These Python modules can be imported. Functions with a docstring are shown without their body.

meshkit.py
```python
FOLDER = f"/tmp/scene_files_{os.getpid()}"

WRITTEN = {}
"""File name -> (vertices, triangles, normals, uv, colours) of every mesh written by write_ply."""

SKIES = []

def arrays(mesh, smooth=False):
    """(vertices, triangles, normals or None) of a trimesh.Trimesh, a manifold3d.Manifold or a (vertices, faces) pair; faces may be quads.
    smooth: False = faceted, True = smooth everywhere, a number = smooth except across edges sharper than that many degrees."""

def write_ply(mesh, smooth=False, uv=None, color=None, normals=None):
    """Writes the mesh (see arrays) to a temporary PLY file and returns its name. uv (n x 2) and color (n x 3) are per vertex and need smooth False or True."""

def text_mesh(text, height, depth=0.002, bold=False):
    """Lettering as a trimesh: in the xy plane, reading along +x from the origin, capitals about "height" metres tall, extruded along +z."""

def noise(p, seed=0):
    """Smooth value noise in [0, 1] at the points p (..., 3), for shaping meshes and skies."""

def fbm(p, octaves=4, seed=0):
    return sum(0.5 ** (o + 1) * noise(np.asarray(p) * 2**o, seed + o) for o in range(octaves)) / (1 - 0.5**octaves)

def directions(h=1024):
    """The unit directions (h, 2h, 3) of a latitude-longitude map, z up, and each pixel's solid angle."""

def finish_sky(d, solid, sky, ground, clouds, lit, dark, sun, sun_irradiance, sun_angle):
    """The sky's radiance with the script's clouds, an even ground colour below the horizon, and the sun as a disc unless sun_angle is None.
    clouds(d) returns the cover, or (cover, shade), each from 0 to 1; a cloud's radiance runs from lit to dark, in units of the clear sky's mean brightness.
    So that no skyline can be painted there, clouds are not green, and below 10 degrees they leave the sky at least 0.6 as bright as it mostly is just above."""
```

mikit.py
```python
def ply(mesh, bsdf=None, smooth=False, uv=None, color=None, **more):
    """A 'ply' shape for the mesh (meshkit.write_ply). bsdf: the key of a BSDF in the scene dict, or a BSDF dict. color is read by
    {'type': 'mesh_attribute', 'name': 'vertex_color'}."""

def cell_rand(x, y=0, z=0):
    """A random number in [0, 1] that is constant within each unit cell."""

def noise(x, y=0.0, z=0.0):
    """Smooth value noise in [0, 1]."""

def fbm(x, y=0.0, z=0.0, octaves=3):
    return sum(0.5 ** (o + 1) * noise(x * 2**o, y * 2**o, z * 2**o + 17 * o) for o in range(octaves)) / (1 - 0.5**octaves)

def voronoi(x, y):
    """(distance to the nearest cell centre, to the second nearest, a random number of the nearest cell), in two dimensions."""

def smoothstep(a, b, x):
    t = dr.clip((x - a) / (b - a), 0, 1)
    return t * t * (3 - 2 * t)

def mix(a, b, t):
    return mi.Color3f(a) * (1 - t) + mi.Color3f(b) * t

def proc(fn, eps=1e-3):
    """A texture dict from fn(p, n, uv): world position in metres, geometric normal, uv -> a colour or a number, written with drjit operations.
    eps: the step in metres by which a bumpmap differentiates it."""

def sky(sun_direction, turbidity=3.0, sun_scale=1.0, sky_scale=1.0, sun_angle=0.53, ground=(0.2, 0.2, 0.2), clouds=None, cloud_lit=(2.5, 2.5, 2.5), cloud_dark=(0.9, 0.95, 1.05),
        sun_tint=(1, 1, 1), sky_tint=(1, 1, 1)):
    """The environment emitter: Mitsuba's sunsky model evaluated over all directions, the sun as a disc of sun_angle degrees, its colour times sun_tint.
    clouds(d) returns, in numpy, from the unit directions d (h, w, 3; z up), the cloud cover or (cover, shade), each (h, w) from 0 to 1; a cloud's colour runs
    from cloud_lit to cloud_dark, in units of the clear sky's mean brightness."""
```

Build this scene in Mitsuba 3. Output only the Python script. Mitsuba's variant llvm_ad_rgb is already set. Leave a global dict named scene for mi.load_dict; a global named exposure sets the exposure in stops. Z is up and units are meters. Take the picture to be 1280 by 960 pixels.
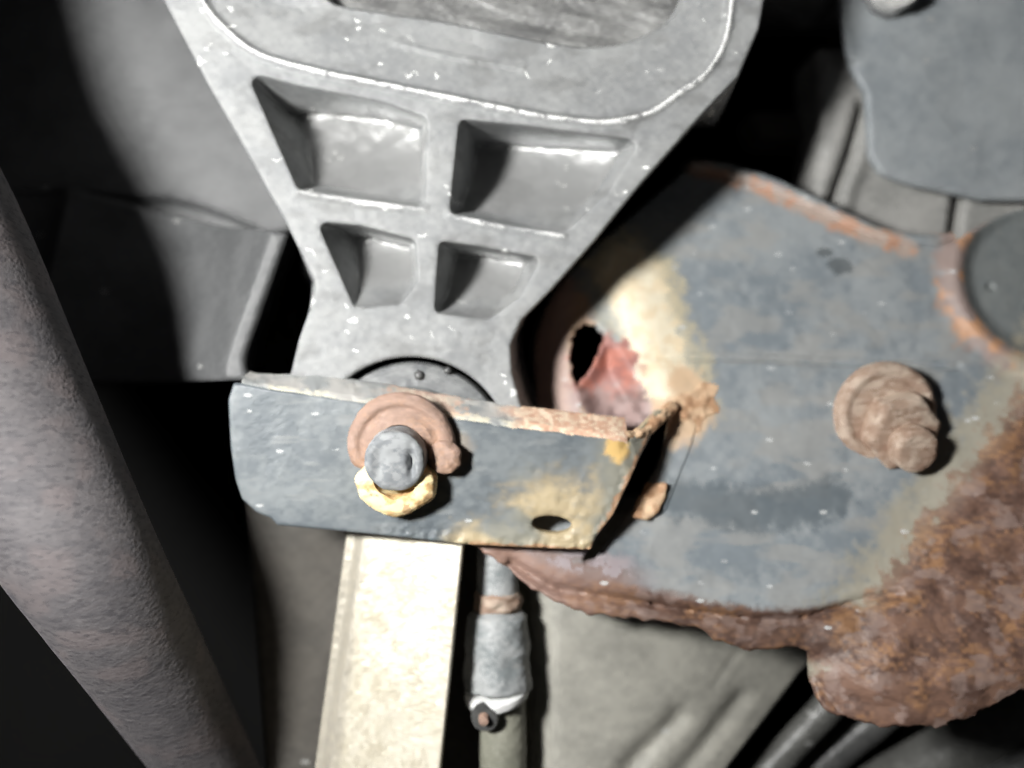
import math, numpy as np, shapely, trimesh, drjit as dr, mitsuba as mi, mikit
from shapely.geometry import Polygon, LineString, Point
from scipy.spatial import Delaunay, cKDTree
from meshkit import fbm as nfbm, noise as nnoise
from mikit import fbm, noise, voronoi, smoothstep, mix

T = mi.ScalarTransform4f
rng = np.random.default_rng(7)
scene, labels = {}, {}
D, F = 280.0, 1400.0            # camera stands 280 mm in front of the bracket plate

# ------------------------------------------------------------------ camera, lamp, exposure
scene['camera'] = {'type': 'thinlens', 'fov': 2 * math.degrees(math.atan(640 / F)), 'fov_axis': 'x', 'near_clip': 0.01, 'far_clip': 5.0,
                   'aperture_radius': 0.0042, 'focus_distance': 0.262,
                   'to_world': T().look_at(origin=[0, -D / 1000, 0], target=[0, 0, 0], up=[0, 0, 1])}
exposure = 0.0
scene['shadow_fill'] = {'type': 'constant', 'radiance': {'type': 'rgb', 'value': [.016, .016, .0165]}}   # added dim fill with no visible source, lifts the black shadows
LAMP = np.array([-190.0, -280.0, 62.0])
AIM = np.array([0.0, 20.0, 5.0])
LAMP_R, LAMP_RADIANCE = 30.0, (300, 299, 292)

# ------------------------------------------------------------------ helpers
def pl(px, py, a, b=0.0, c=0.0):
    """where the line of sight at (px, py) meets the plane y = a + b x + c z, in mm (x, z)"""
    u, v = (np.asarray(px, float) - 640) / F, (480 - np.asarray(py, float)) / F
    t = (D + a) / (1 - b * u - c * v)
    return np.stack([u * t, v * t], -1)

def pp(pts, a, b=0.0, c=0.0):
    p = np.asarray(pts, float)
    return pl(p[:, 0], p[:, 1], a, b, c)

def spline(pts, closed=False, n=12, alpha=0.5):
    """smooth (Catmull-Rom) version of a 2D or 3D polyline"""
    p = np.asarray(pts, float)
    p = np.vstack([p[-1:], p, p[:2]]) if closed else np.vstack([2 * p[:1] - p[1:2], p, 2 * p[-1:] - p[-2:-1]])
    out = []
    for i in range(1, len(p) - 2):
        t = np.linspace(0, 1, n, endpoint=False)[:, None]
        a, b, c, d = p[i - 1:i + 3]
        out.append(0.5 * (2 * b + (c - a) * t + (2 * a - 5 * b + 4 * c - d) * t**2 + (-a + 3 * b - 3 * c + d) * t**3))
    out = np.vstack(out)
    return out if closed else np.vstack([out, p[-2:-1]])

def rounded(pts, r):
    return Polygon(pts).buffer(-r, quad_segs=8).buffer(2 * r, quad_segs=8).buffer(-r, quad_segs=8)

def ring_points(ring, step):
    n = max(8, int(ring.length / step))
    return np.array([ring.interpolate(s).coords[0] for s in np.linspace(0, ring.length, n, endpoint=False)])

def polys(g):
    return [q for q in getattr(g, 'geoms', [g]) if q.geom_type == 'Polygon' and not q.is_empty]

def sdf(poly, xz):
    """distance inside the polygon (negative outside)"""
    pts = shapely.points(xz[:, 0], xz[:, 1])
    d = shapely.distance(shapely.boundary(poly), pts)
    return np.where(shapely.contains(poly, pts), d, -d)

def sstep(a, b, x):
    t = np.clip((x - a) / (b - a), 0, 1)
    return t * t * (3 - 2 * t)

def relief(poly, fn, thick, res=0.8, edge=0.8, rings=(), draft=0.0):
    """A solid with the outline POLY (x, z), its front at y = fn(xz) with rounded edges, and a back THICK behind it."""
    poly = poly if isinstance(poly, Polygon) else Polygon(poly)
    poly = shapely.orient_polygons(poly.buffer(0))
    poly = max(polys(poly), key=lambda q: q.area)
    loops = [ring_points(poly.exterior, res)] + [ring_points(h, min(res, 0.5)) for h in poly.interiors]
    border = np.vstack(loops)
    extra = []
    for f in ((0.06, 0.25, 0.55, 1.0) if edge > 0 else ()):
        for q in polys(poly.buffer(-edge * f, quad_segs=4)):
            extra += [ring_points(r, res) for r in [q.exterior, *q.interiors]]
    for shape, offsets in rings:
        for o in offsets:
            for q in polys(shape.buffer(o, quad_segs=4)):
                r_ = ring_points(q.exterior, res * 0.8)
                extra.append(r_[shapely.contains_xy(poly.buffer(-0.15), r_[:, 0], r_[:, 1])])
    extra = np.vstack(extra) if extra else np.zeros((0, 2))
    x0, z0, x1, z1 = poly.bounds
    g = np.stack(np.meshgrid(np.arange(x0, x1, res), np.arange(z0, z1, res)), -1).reshape(-1, 2)
    g = g + rng.uniform(-0.2, 0.2, g.shape) * res
    g = g[shapely.contains_xy(poly, g[:, 0], g[:, 1])]
    known = np.vstack([border, extra])
    g = g[cKDTree(known).query(g)[0] > res * 0.55]
    v2 = np.vstack([border, extra, g])
    tri = Delaunay(v2).simplices
    cen = v2[tri].mean(1)
    tri = tri[shapely.contains_xy(poly, cen[:, 0], cen[:, 1])]
    a, b, c = v2[tri[:, 0]], v2[tri[:, 1]], v2[tri[:, 2]]
    cr = (b - a)[:, 0] * (c - a)[:, 1] - (b - a)[:, 1] * (c - a)[:, 0]
    tri = tri[np.abs(cr) > 1e-7]
    cr = cr[np.abs(cr) > 1e-7]
    tri[cr < 0] = tri[cr < 0][:, ::-1]               # counter-clockwise in (x, z): faces -y, towards the camera
    y = fn(v2)
    if edge > 0:
        d = np.clip(shapely.distance(poly.boundary, shapely.points(v2)), 0, edge)
        y = y + edge - np.sqrt(np.maximum(edge**2 - (edge - d)**2, 0))
    front = np.stack([v2[:, 0], y, v2[:, 1]], 1)
    n = len(v2)
    used = np.arange(len(border))
    base = np.median(y[len(border):]) if len(y) > len(border) else y.mean()
    vs, fs, at = [front], [tri], n
    back2 = v2.copy()
    s = 0
    for lp in loops:
        m = len(lp)
        i = np.arange(s, s + m)
        tan = np.roll(lp, -1, 0) - np.roll(lp, 1, 0)
        nor = np.stack([tan[:, 1], -tan[:, 0]], 1) / (np.linalg.norm(tan, axis=1, keepdims=True) + 1e-9)
        back2[i] = lp + nor * (draft(lp)[:, None] if callable(draft) else draft)
        s += m
    back = np.stack([back2[:, 0], fn(v2) + thick if np.isscalar(thick) else thick(v2), back2[:, 1]], 1)
    vs.append(back)
    fs.append(tri[:, ::-1] + n)
    s = 0
    for lp in loops:
        m = len(lp)
        i = np.arange(s, s + m)
        j = np.roll(i, -1)
        fs += [np.stack([i, i + n, j], 1), np.stack([j, i + n, j + n], 1)]
        s += m
    return trimesh.Trimesh(np.vstack(vs), np.vstack(fs), process=False)

def frame(axis):
    a = np.asarray(axis, float)
    a /= np.linalg.norm(a)
    h = np.array([0, 0, 1.0]) if abs(a[2]) < 0.9 else np.array([1.0, 0, 0])
    x = np.cross(h, a)
    x /= np.linalg.norm(x)
    return x, np.cross(a, x), a

def lathe(profile, base, axis, n=72, hexa=0.0, rough=0.0, freq=0.5, seed=0, fine=0.6, turn=0.0):
    """profile [(radius, height)] turned about AXIS; hexa 1 makes it a hexagon whose apothem is the radius; rough in mm of surface wear"""
    pr = [np.asarray(profile[0], float)]
    for q in profile[1:]:
        q = np.asarray(q, float)
        k = max(1, int(np.linalg.norm(q - pr[-1]) / fine))
        p0 = pr[-1]
        pr += [p0 + (q - p0) * t for t in np.arange(1, k + 1) / k]
    pr = np.array(pr)
    th = np.arange(n) * 2 * np.pi / n
    x, z, a = frame(axis)
    sect = (th + turn + np.pi / 6) % (np.pi / 3) - np.pi / 6
    k = 1 + hexa * (np.minimum(1 / np.cos(sect), 1.125) - 1)
    ring = np.cos(th)[:, None] * x + np.sin(th)[:, None] * z
    v = np.asarray(base, float) + pr[:, None, 1:2] * a + (pr[:, 0:1] * k)[:, :, None] * ring[None]
    if rough:
        nz = nfbm(v * freq, 4, seed) - 0.5
        w = np.minimum(pr[:, 0] / 2.0, 1)[:, None]
        out = np.broadcast_to(ring[None], v.shape)
        v = v + (nz * w * rough * 2)[..., None] * (out * 0.8 + a * 0.6)
    m = len(pr)
    i, j = np.meshgrid(np.arange(m - 1), np.arange(n), indexing='ij')
    q = np.stack([i * n + j, i * n + (j + 1) % n, (i + 1) * n + (j + 1) % n, (i + 1) * n + j], -1).reshape(-1, 4)
    mesh = trimesh.Trimesh(v.reshape(-1, 3), np.vstack([q[:, [0, 1, 2]], q[:, [0, 2, 3]]]), process=False)
    return mesh

def tube(pts, radius, n=24, rough=0.0, freq=0.5, seed=0, caps=True, squash=1.0):
    """a tube along 3D points; radius a number or one per point"""
    p = np.asarray(pts, float)
    r = np.broadcast_to(np.asarray(radius, float), len(p))
    t = np.gradient(p, axis=0)
    t /= np.linalg.norm(t, axis=1, keepdims=True)
    up = np.array([0, 1.0, 0])
    xs = np.cross(up, t)
    xs /= np.linalg.norm(xs, axis=1, keepdims=True)
    ys = np.cross(t, xs)
    th = np.arange(n) * 2 * np.pi / n
    rad = np.cos(th)[None, :, None] * xs[:, None] + np.sin(th)[None, :, None] * ys[:, None] * squash
    v = p[:, None] + r[:, None, None] * rad
    if rough:
        v = v + ((nfbm(v * freq, 4, seed) - 0.5) * 2 * rough)[..., None] * rad
    m = len(p)
    i, j = np.meshgrid(np.arange(m - 1), np.arange(n), indexing='ij')
    q = np.stack([i * n + j, i * n + (j + 1) % n, (i + 1) * n + (j + 1) % n, (i + 1) * n + j], -1).reshape(-1, 4)
    f = [q[:, [0, 1, 2]], q[:, [0, 2, 3]]]
    v = v.reshape(-1, 3)
    if caps:
        v = np.vstack([v, p[:1], p[-1:]])
        k = np.arange(n)
        f += [np.stack([k * 0 + m * n, (k + 1) % n, k], 1), np.stack([k * 0 + m * n + 1, (m - 1) * n + k, (m - 1) * n + (k + 1) % n], 1)]
    return trimesh.Trimesh(v, np.vstack(f), process=False)

def sweep(profile, path):
    """a closed (y, z) profile carried along a path of 3D points, unturned"""
    pr, p = np.asarray(profile, float), np.asarray(path, float)
    n, m = len(pr), len(p)
    off = np.stack([np.zeros(n), pr[:, 0], pr[:, 1]], 1)
    v = (p[:, None] + off[None]).reshape(-1, 3)
    i, j = np.meshgrid(np.arange(m - 1), np.arange(n), indexing='ij')
    q = np.stack([i * n + j, i * n + (j + 1) % n, (i + 1) * n + (j + 1) % n, (i + 1) * n + j], -1).reshape(-1, 4)
    f = [q[:, [0, 1, 2]], q[:, [0, 2, 3]]]
    v = np.vstack([v, v[:n].mean(0), v[-n:].mean(0)])
    k = np.arange(n)
    f += [np.stack([k * 0 + m * n, (k + 1) % n, k], 1), np.stack([k * 0 + m * n + 1, (m - 1) * n + k, (m - 1) * n + (k + 1) % n], 1)]
    return trimesh.Trimesh(v, np.vstack(f), process=False)

def add(key, mesh, bsdf, smooth=40, **more):
    m = mesh.copy()
    m.vertices = np.asarray(m.vertices) * 0.001
    if not m.is_watertight or m.volume < 0:
        try:
            trimesh.repair.fix_normals(m)
        except Exception:
            pass
    scene[key] = mikit.ply(m, bsdf, smooth=smooth, **more)

def thing(key, label, cat, group=None):
    labels[key] = {'label': label, 'category': cat}
    if group:
        labels[key]['group'] = group

def part(key, label):
    labels[key] = {'label': label}

# ------------------------------------------------------------------ materials (positions in mm)
def mm(p):
    return p.x * 1000, p.y * 1000, p.z * 1000

def seg_d(X, Z, pts):
    d = mi.Float(1e6)
    for (ax, az), (bx, bz) in zip(pts[:-1], pts[1:]):
        dx, dz = float(bx - ax), float(bz - az)
        t = dr.clip(((X - float(ax)) * dx + (Z - float(az)) * dz) / (dx * dx + dz * dz + 1e-9), 0, 1)
        d = dr.minimum(d, dr.square(X - float(ax) - t * dx) + dr.square(Z - float(az) - t * dz))
    return dr.sqrt(d)

def blob(X, Z, c, rx, rz):
    return dr.sqrt(dr.square((X - float(c[0])) / rx) + dr.square((Z - float(c[1])) / rz))

def specks(X, Z, fx, fz, keep, size):
    d, _, r = voronoi(X * fx, Z * fz)
    return smoothstep(1.0, 0.5, d / (size * (0.4 + r))) * dr.select(r > 1 - keep, 1.0, 0.0)

def bump(inner, fn, scale, eps=2e-4):
    return {'type': 'twosided', 'b': {'type': 'bumpmap', 'scale': scale, 't': mikit.proc(fn, eps=eps), 'n': inner}}

def prin(color, rough, metal=0.0, **k):
    c = mikit.proc(color) if callable(color) else {'type': 'rgb', 'value': list(color)}
    r = mikit.proc(rough) if callable(rough) else rough
    return {'type': 'principled', 'base_color': c, 'roughness': r, 'metallic': metal, **k}

RUST_D, RUST_M, RUST_O, RUST_P = (.105, .060, .046), (.195, .112, .080), (.33, .175, .085), (.27, .195, .17)

def rust_color(X, Y, Z, f=1.0):
    a, b = fbm(X * .16 * f, Y * .2 * f, Z * .2 * f, 4), noise(X * .9 * f + 31, Y * .9 * f, Z * .9 * f)
    c = fbm(X * .13 * f + 9, Y * .13 * f, Z * .13 * f + 4, 2)
    col = mix(RUST_D, RUST_M, smoothstep(.3, .62, a * .8 + b * .2))
    col = mix(col, RUST_O, smoothstep(.5, .78, c * .75 + b * .3) * .75)
    return mix(mix(col, (.075, .042, .034), smoothstep(.14, .03, dr.abs(fbm(X * .12 * f + 70, Z * .15 * f, Y * .1, 3) - .5) * 2) * .35), RUST_P, smoothstep(.54, .68, fbm(X * .2 * f + 50, Z * .25 * f, Y * .3, 3)) * .65)

# cast aluminium
def cast_col(p, n, uv):
    X, Y, Z = mm(p)
    a, b = fbm(X * .09, Y * .09, Z * .09, 3), fbm(X * .7, Y * .7, Z * .7, 3)
    col = mix((.22, .226, .23), (.30, .305, .303), smoothstep(.3, .7, a * .6 + b * .4))
    col = mix(col, (.15, .15, .147), smoothstep(.5, .74, fbm(X * .13 + 7, Y * .1, Z * .22, 4)) * .45)
    col = mix(col, (.56, .56, .555), smoothstep(12, 17, Y) * smoothstep(.45, .75, dr.abs(n.y)) * .8)   # glare painted into the pocket floors as lighter colour; walls left darker as shade
    col = mix(col, (.74, .74, .73), smoothstep(CY - .30, CY - .80, Y) * smoothstep(.25, .5, b))      # edge highlights painted pale onto the raised beads
    U, V = X * .94 - Z * .34 + 3.5 * (noise(X * .5, Z * .5, Y * .3) - .5), Z * .94 + X * .34 + 3.0 * (noise(X * .6 + 9, Z * .6, Y * .3) - .5)
    s = specks(U, V, .075, .15, .5, .09)
    s2 = specks(U + 40, V, .2, .34, .12, .15)
    return mix(col, (.80, .80, .78), dr.maximum(s * smoothstep(.42, .62, fbm(X * .055 + 11, Z * .055, 3, 2)), s2 * .8 * smoothstep(.4, .6, fbm(X * .06 + 40, Z * .06, 3, 2))) * smoothstep(.25, .5, b + .1))
def cast_bmp(p, n, uv):
    X, Y, Z = mm(p)
    return fbm(X * .9, Y * .9, Z * .9, 3) + .35 * fbm(X * 3.1, Y * 3.1, Z * 3.1, 2)
def cast_rough(p, n, uv):                     # smoother deep in the pockets to strengthen the floor glare, rougher elsewhere
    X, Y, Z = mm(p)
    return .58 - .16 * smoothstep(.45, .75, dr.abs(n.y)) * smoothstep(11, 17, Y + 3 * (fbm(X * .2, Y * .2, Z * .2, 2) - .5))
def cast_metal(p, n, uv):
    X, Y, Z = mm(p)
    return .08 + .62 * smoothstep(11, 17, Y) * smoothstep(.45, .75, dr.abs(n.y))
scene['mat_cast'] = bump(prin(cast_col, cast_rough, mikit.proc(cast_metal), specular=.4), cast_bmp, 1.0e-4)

# black painted steel of the bracket plate
PLT = lambda x, y: pl(x, y, 0.0)
def plate_col(p, n, uv):
    X, Y, Z = mm(p)
    a, b = fbm(X * .08, Z * .11, Y * .1, 3), fbm(X * .45, Z * .6, Y * .3, 3)
    col = mix((.105, .122, .135), (.165, .182, .190), smoothstep(.3, .7, a * .5 + b * .5))
    col = mix(col, (.22, .23, .23), smoothstep(.6, .8, fbm(X * .12, Z * .5 + 20, Y * .2, 3)) * .5)
    k = (b - .5) * 9
    # rust creeping in from the right end and along the lower right edge
    r = dr.minimum(seg_d(X, Z, [PLT(825, 525), PLT(790, 590), PLT(742, 688)]), seg_d(X, Z, [PLT(740, 688), PLT(660, 684), PLT(590, 682)]) * 1.5)
    r = dr.minimum(r, blob(X, Z, PLT(690, 655), 1, 1) * .75)
    col = mix(col, mix((.50, .40, .24), (.27, .26, .21), smoothstep(.4, .6, a)), smoothstep(14, 3, r + k * .8) * .85)
    col = mix(col, (.66, .44, .17), smoothstep(.95, .45, blob(X, Z, PLT(772, 562), 4.2, 4.5) + k * .05))
    col = mix(col, (.40, .22, .12), smoothstep(1.6, .3, r + k * .35) * .8)
    col = mix(col, (.33, .24, .15), smoothstep(1.0, .75, blob(X, Z, PLT(520, 562), 15.5, 9.5) + k * .03) * .45)
    s = specks(X, Z, .09, .22, .22, .09)
    return mix(col, (.50, .51, .51), s * .8 * smoothstep(.35, .6, b))
def fine_bmp(p, n, uv):
    X, Y, Z = mm(p)
    return fbm(X * .7, Y * .7, Z * .7, 3) + .2 * noise(X * 4, Y * 4, Z * 4)
scene['mat_plate'] = bump(prin(plate_col, .45, 0, specular=.5), fine_bmp, 0.9e-4)

def lip_col(p, n, uv):
    X, Y, Z = mm(p)
    a, b = fbm(X * .2, Y * .3, Z * .3, 3), fbm(X * .8, Y * .8, Z * .8, 3)
    col = mix((.27, .28, .28), (.40, .39, .37), smoothstep(.35, .65, a))
    edge = smoothstep(1.2, 0.2, Y - 0.0 + (b - .5) * 3)
    col = mix(col, (.58, .54, .43), edge * smoothstep(.35, .55, fbm(X * .12 + 3, Z * .1, 0, 2)) * .9)
    t = smoothstep(-4, 3, X + (a - .5) * 9)
    mid = smoothstep(1.0, .6, dr.abs(X + 22) / 11 + (b - .5))
    return mix(col, mix((.62, .38, .26), (.76, .60, .45), smoothstep(.4, .65, b)), dr.maximum(t, mid * .6) * .95)
scene['mat_lip'] = bump(prin(lip_col, .6), fine_bmp, 3e-4)

# subframe: paint, bare primer, rust
SA, SC = 21.6, .331
SP = lambda x, y: pl(x, y, SA, 0, SC)
def sub_col(p, n, uv):
    X, Y, Z = mm(p)
    a, b = fbm(X * .07, Z * .07, 1, 3), fbm(X * .42, Z * .42, Y * .2, 4)
    k = b - .5
    col = mix((.175, .20, .22), (.265, .285, .295), smoothstep(.32, .68, a * .55 + b * .45))
    col = mix(col, (.29, .285, .27), smoothstep(.45, .7, fbm(X * .1 + 30, Z * .25, 2, 3)) * .55)
    # scraped dark spots near the top
    col = mix(col, (.09, .10, .105), smoothstep(1.0, .8, dr.minimum(blob(X, Z, SP(1052, 333), 4.0, 2.6), blob(X, Z, SP(1030, 315), 2.6, 1.6)) + k * 1.2) * .8)
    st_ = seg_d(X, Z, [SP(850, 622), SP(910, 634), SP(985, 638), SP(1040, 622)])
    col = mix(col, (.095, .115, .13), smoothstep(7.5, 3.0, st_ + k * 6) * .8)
    # primer laid bare round the hole
    cr = seg_d(X, Z, [SP(785, 340), SP(806, 400), SP(822, 450), SP(840, 495)])
    col = mix(col, mix((.46, .40, .27), (.33, .33, .28), smoothstep(.4, .6, a)), smoothstep(15, 9, cr + k * 12) * .8)
    col = mix(col, mix((.72, .60, .42), (.78, .70, .54), smoothstep(.35, .6, b)), smoothstep(10.5, 5.0, cr + k * 6))
    col = mix(col, (.60, .42, .27), smoothstep(7, 3, seg_d(X, Z, [SP(855, 480), SP(870, 515), SP(850, 535)]) + k * 5) * .85)
    col = mix(col, (.50, .32, .20), smoothstep(6.5, 2, seg_d(X, Z, [SP(715, 380), SP(730, 470), SP(745, 530), SP(830, 520)]) + k * 5) * .8)
    col = mix(col, (.40, .29, .25), smoothstep(8, 4, seg_d(X, Z, [SP(690, 360), SP(680, 430), SP(690, 520)]) + k * 4))
    # red rusted metal inside the dent
    rd = seg_d(X, Z, [SP(758, 455), SP(755, 490), SP(775, 520)])
    col = mix(col, mix(mix((.42, .17, .13), (.30, .13, .11), smoothstep(.4, .6, fbm(X * .35 + 5, Z * .35, 3, 3))), mix((.33, .24, .225), (.21, .145, .135), smoothstep(.4, .6, fbm(X * .3, Z * .3, 8, 2))), smoothstep(2, -5, Z + k * 10)), smoothstep(10.0, 7.0, rd + k * 9))
    # rust along the top edge, round the boss and over the lower right
    top = seg_d(X, Z, [SP(864, 210), SP(930, 226), SP(1000, 258), SP(1080, 291), SP(1135, 312)])
    col = mix(col, mix((.44, .25, .165), (.40, .31, .26), smoothstep(.4, .6, fbm(X * .3, Z * .3, 5, 2))), smoothstep(3.4, 1.2, top + k * 4) * .9)
    boss = dr.abs(blob(X, Z, SP(1300, 352), 1, 1) - 24.5)
    col = mix(col, mix(RUST_P, (.47, .24, .12), smoothstep(.42, .6, fbm(X * .2 + 3, Z * .2, 1, 2))), smoothstep(7, 2.5, boss + k * 8) * .85)
    sp1 = SP(1300, 352)
    inner = smoothstep(22.5, 20.5, blob(X, Z, sp1, 1, 1) + k * 2)
    col = mix(col, mix((.13, .145, .15), (.19, .20, .195), b), inner)
    # lower right crust: one side of a line from top right to bottom left
    q0, q1 = SP(1285, 470), SP(1085, 745)
    dx, dz = q1 - q0
    L = math.hypot(dx, dz)
    side = ((X - float(q0[0])) * float(-dz / L) + (Z - float(q0[1])) * float(dx / L))   # positive towards lower right
    side = side * (1 if (-dz * (SP(1250, 800)[0] - q0[0]) + dx * (SP(1250, 800)[1] - q0[1])) > 0 else -1)
    rust = rust_color(X, Y, Z)
    col = mix(col, (.33, .30, .23), smoothstep(-12, -3, side + k * 14) * .8)
    col = mix(col, mix(rust, (.36, .27, .20), smoothstep(6, 0, side) * .4), smoothstep(-2.0, 2.5, side + k * 13))
    low = seg_d(X, Z, [SP(590, 690), SP(690, 745), SP(800, 768), SP(900, 790), SP(1000, 800), SP(1060, 790)])
    col = mix(col, mix((.30, .25, .26), (.20, .13, .11), smoothstep(.4, .6, b)), smoothstep(15, 9, low + k * 9) * smoothstep(40, 25, X) * .9)
    col = mix(col, mix(rust * .75, (.30, .19, .155), smoothstep(40, 0, X) * .75), smoothstep(8.0, 5.5, low + k * 3))
    s = specks(X, Z, .09, .17, .28, .09)
    return mix(col, (.52, .53, .53), s * .8 * smoothstep(2, -3, side) * smoothstep(.35, .6, b) * (1 - inner))
def sub_bmp(p, n, uv):
    X, Y, Z = mm(p)
    return fbm(X * .6, Y * .6, Z * .6, 4) + .15 * noise(X * 3.5, Y * 3.5, Z * 3.5)
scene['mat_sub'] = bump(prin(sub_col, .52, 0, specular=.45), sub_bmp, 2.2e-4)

# plain rust, in shades
def rust_a(p, n, uv):
    X, Y, Z = mm(p)
    return mix(rust_color(X, Y, Z, 1.6), (.52, .36, .285), .5)
def rust_b(p, n, uv):
    X, Y, Z = mm(p)
    return mix(mix((.66, .42, .19), (.90, .74, .42), smoothstep(.32, .55, fbm(X * .4, Y * .4, Z * .4, 3))), (.42, .22, .10), smoothstep(.58, .7, fbm(X * .35 + 4, Y * .35, Z * .35, 3)) * .7)
def rust_c(p, n, uv):
    X, Y, Z = mm(p)
    return mix((.40, .23, .13), (.60, .42, .27), smoothstep(.35, .65, fbm(X * .4, Y * .4, Z * .4, 3)))
def rust_bmp(p, n, uv):
    X, Y, Z = mm(p)
    return fbm(X * .9, Y * .9, Z * .9, 4)
def rust_t(p, n, uv):
    X, Y, Z = mm(p)
    return mix(mix((.34, .24, .18), (.46, .365, .29), smoothstep(.35, .65, fbm(X * .33, Y * .33, Z * .33, 3))), (.25, .15, .105), smoothstep(.48, .66, fbm(X * .22 + 8, Y * .6, Z * .6, 3)) * .6)
for k, f in (('pink', rust_a), ('yellow', rust_b), ('orange', rust_c), ('tan', rust_t)):
    scene['mat_rust_' + k] = bump(prin(f, .75), rust_bmp, 4e-4)

def stud_col(p, n, uv):
    X, Y, Z = mm(p)
    return mix((.20, .21, .22), (.31, .32, .325), smoothstep(.35, .65, fbm(X * .5, Y * .5, Z * .5, 3)))
scene['mat_stud'] = bump(prin(stud_col, .6, 0, specular=.3), fine_bmp, 2e-4)

def bar_col(p, n, uv):
    X, Y, Z = mm(p)
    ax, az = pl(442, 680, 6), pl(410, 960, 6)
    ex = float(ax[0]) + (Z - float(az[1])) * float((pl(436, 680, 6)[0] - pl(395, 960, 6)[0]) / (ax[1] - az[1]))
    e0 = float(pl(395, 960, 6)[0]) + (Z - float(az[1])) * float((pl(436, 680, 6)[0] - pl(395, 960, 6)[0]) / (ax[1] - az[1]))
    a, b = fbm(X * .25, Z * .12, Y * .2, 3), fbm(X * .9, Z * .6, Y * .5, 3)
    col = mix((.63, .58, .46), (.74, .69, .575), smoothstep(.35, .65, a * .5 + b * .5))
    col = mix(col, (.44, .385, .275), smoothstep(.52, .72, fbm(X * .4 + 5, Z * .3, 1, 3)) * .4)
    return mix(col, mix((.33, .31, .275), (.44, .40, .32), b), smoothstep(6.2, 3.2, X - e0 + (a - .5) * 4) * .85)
scene['mat_bar'] = bump(prin(bar_col, .40, .28, specular=.6), fine_bmp, 1.5e-4)

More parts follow.
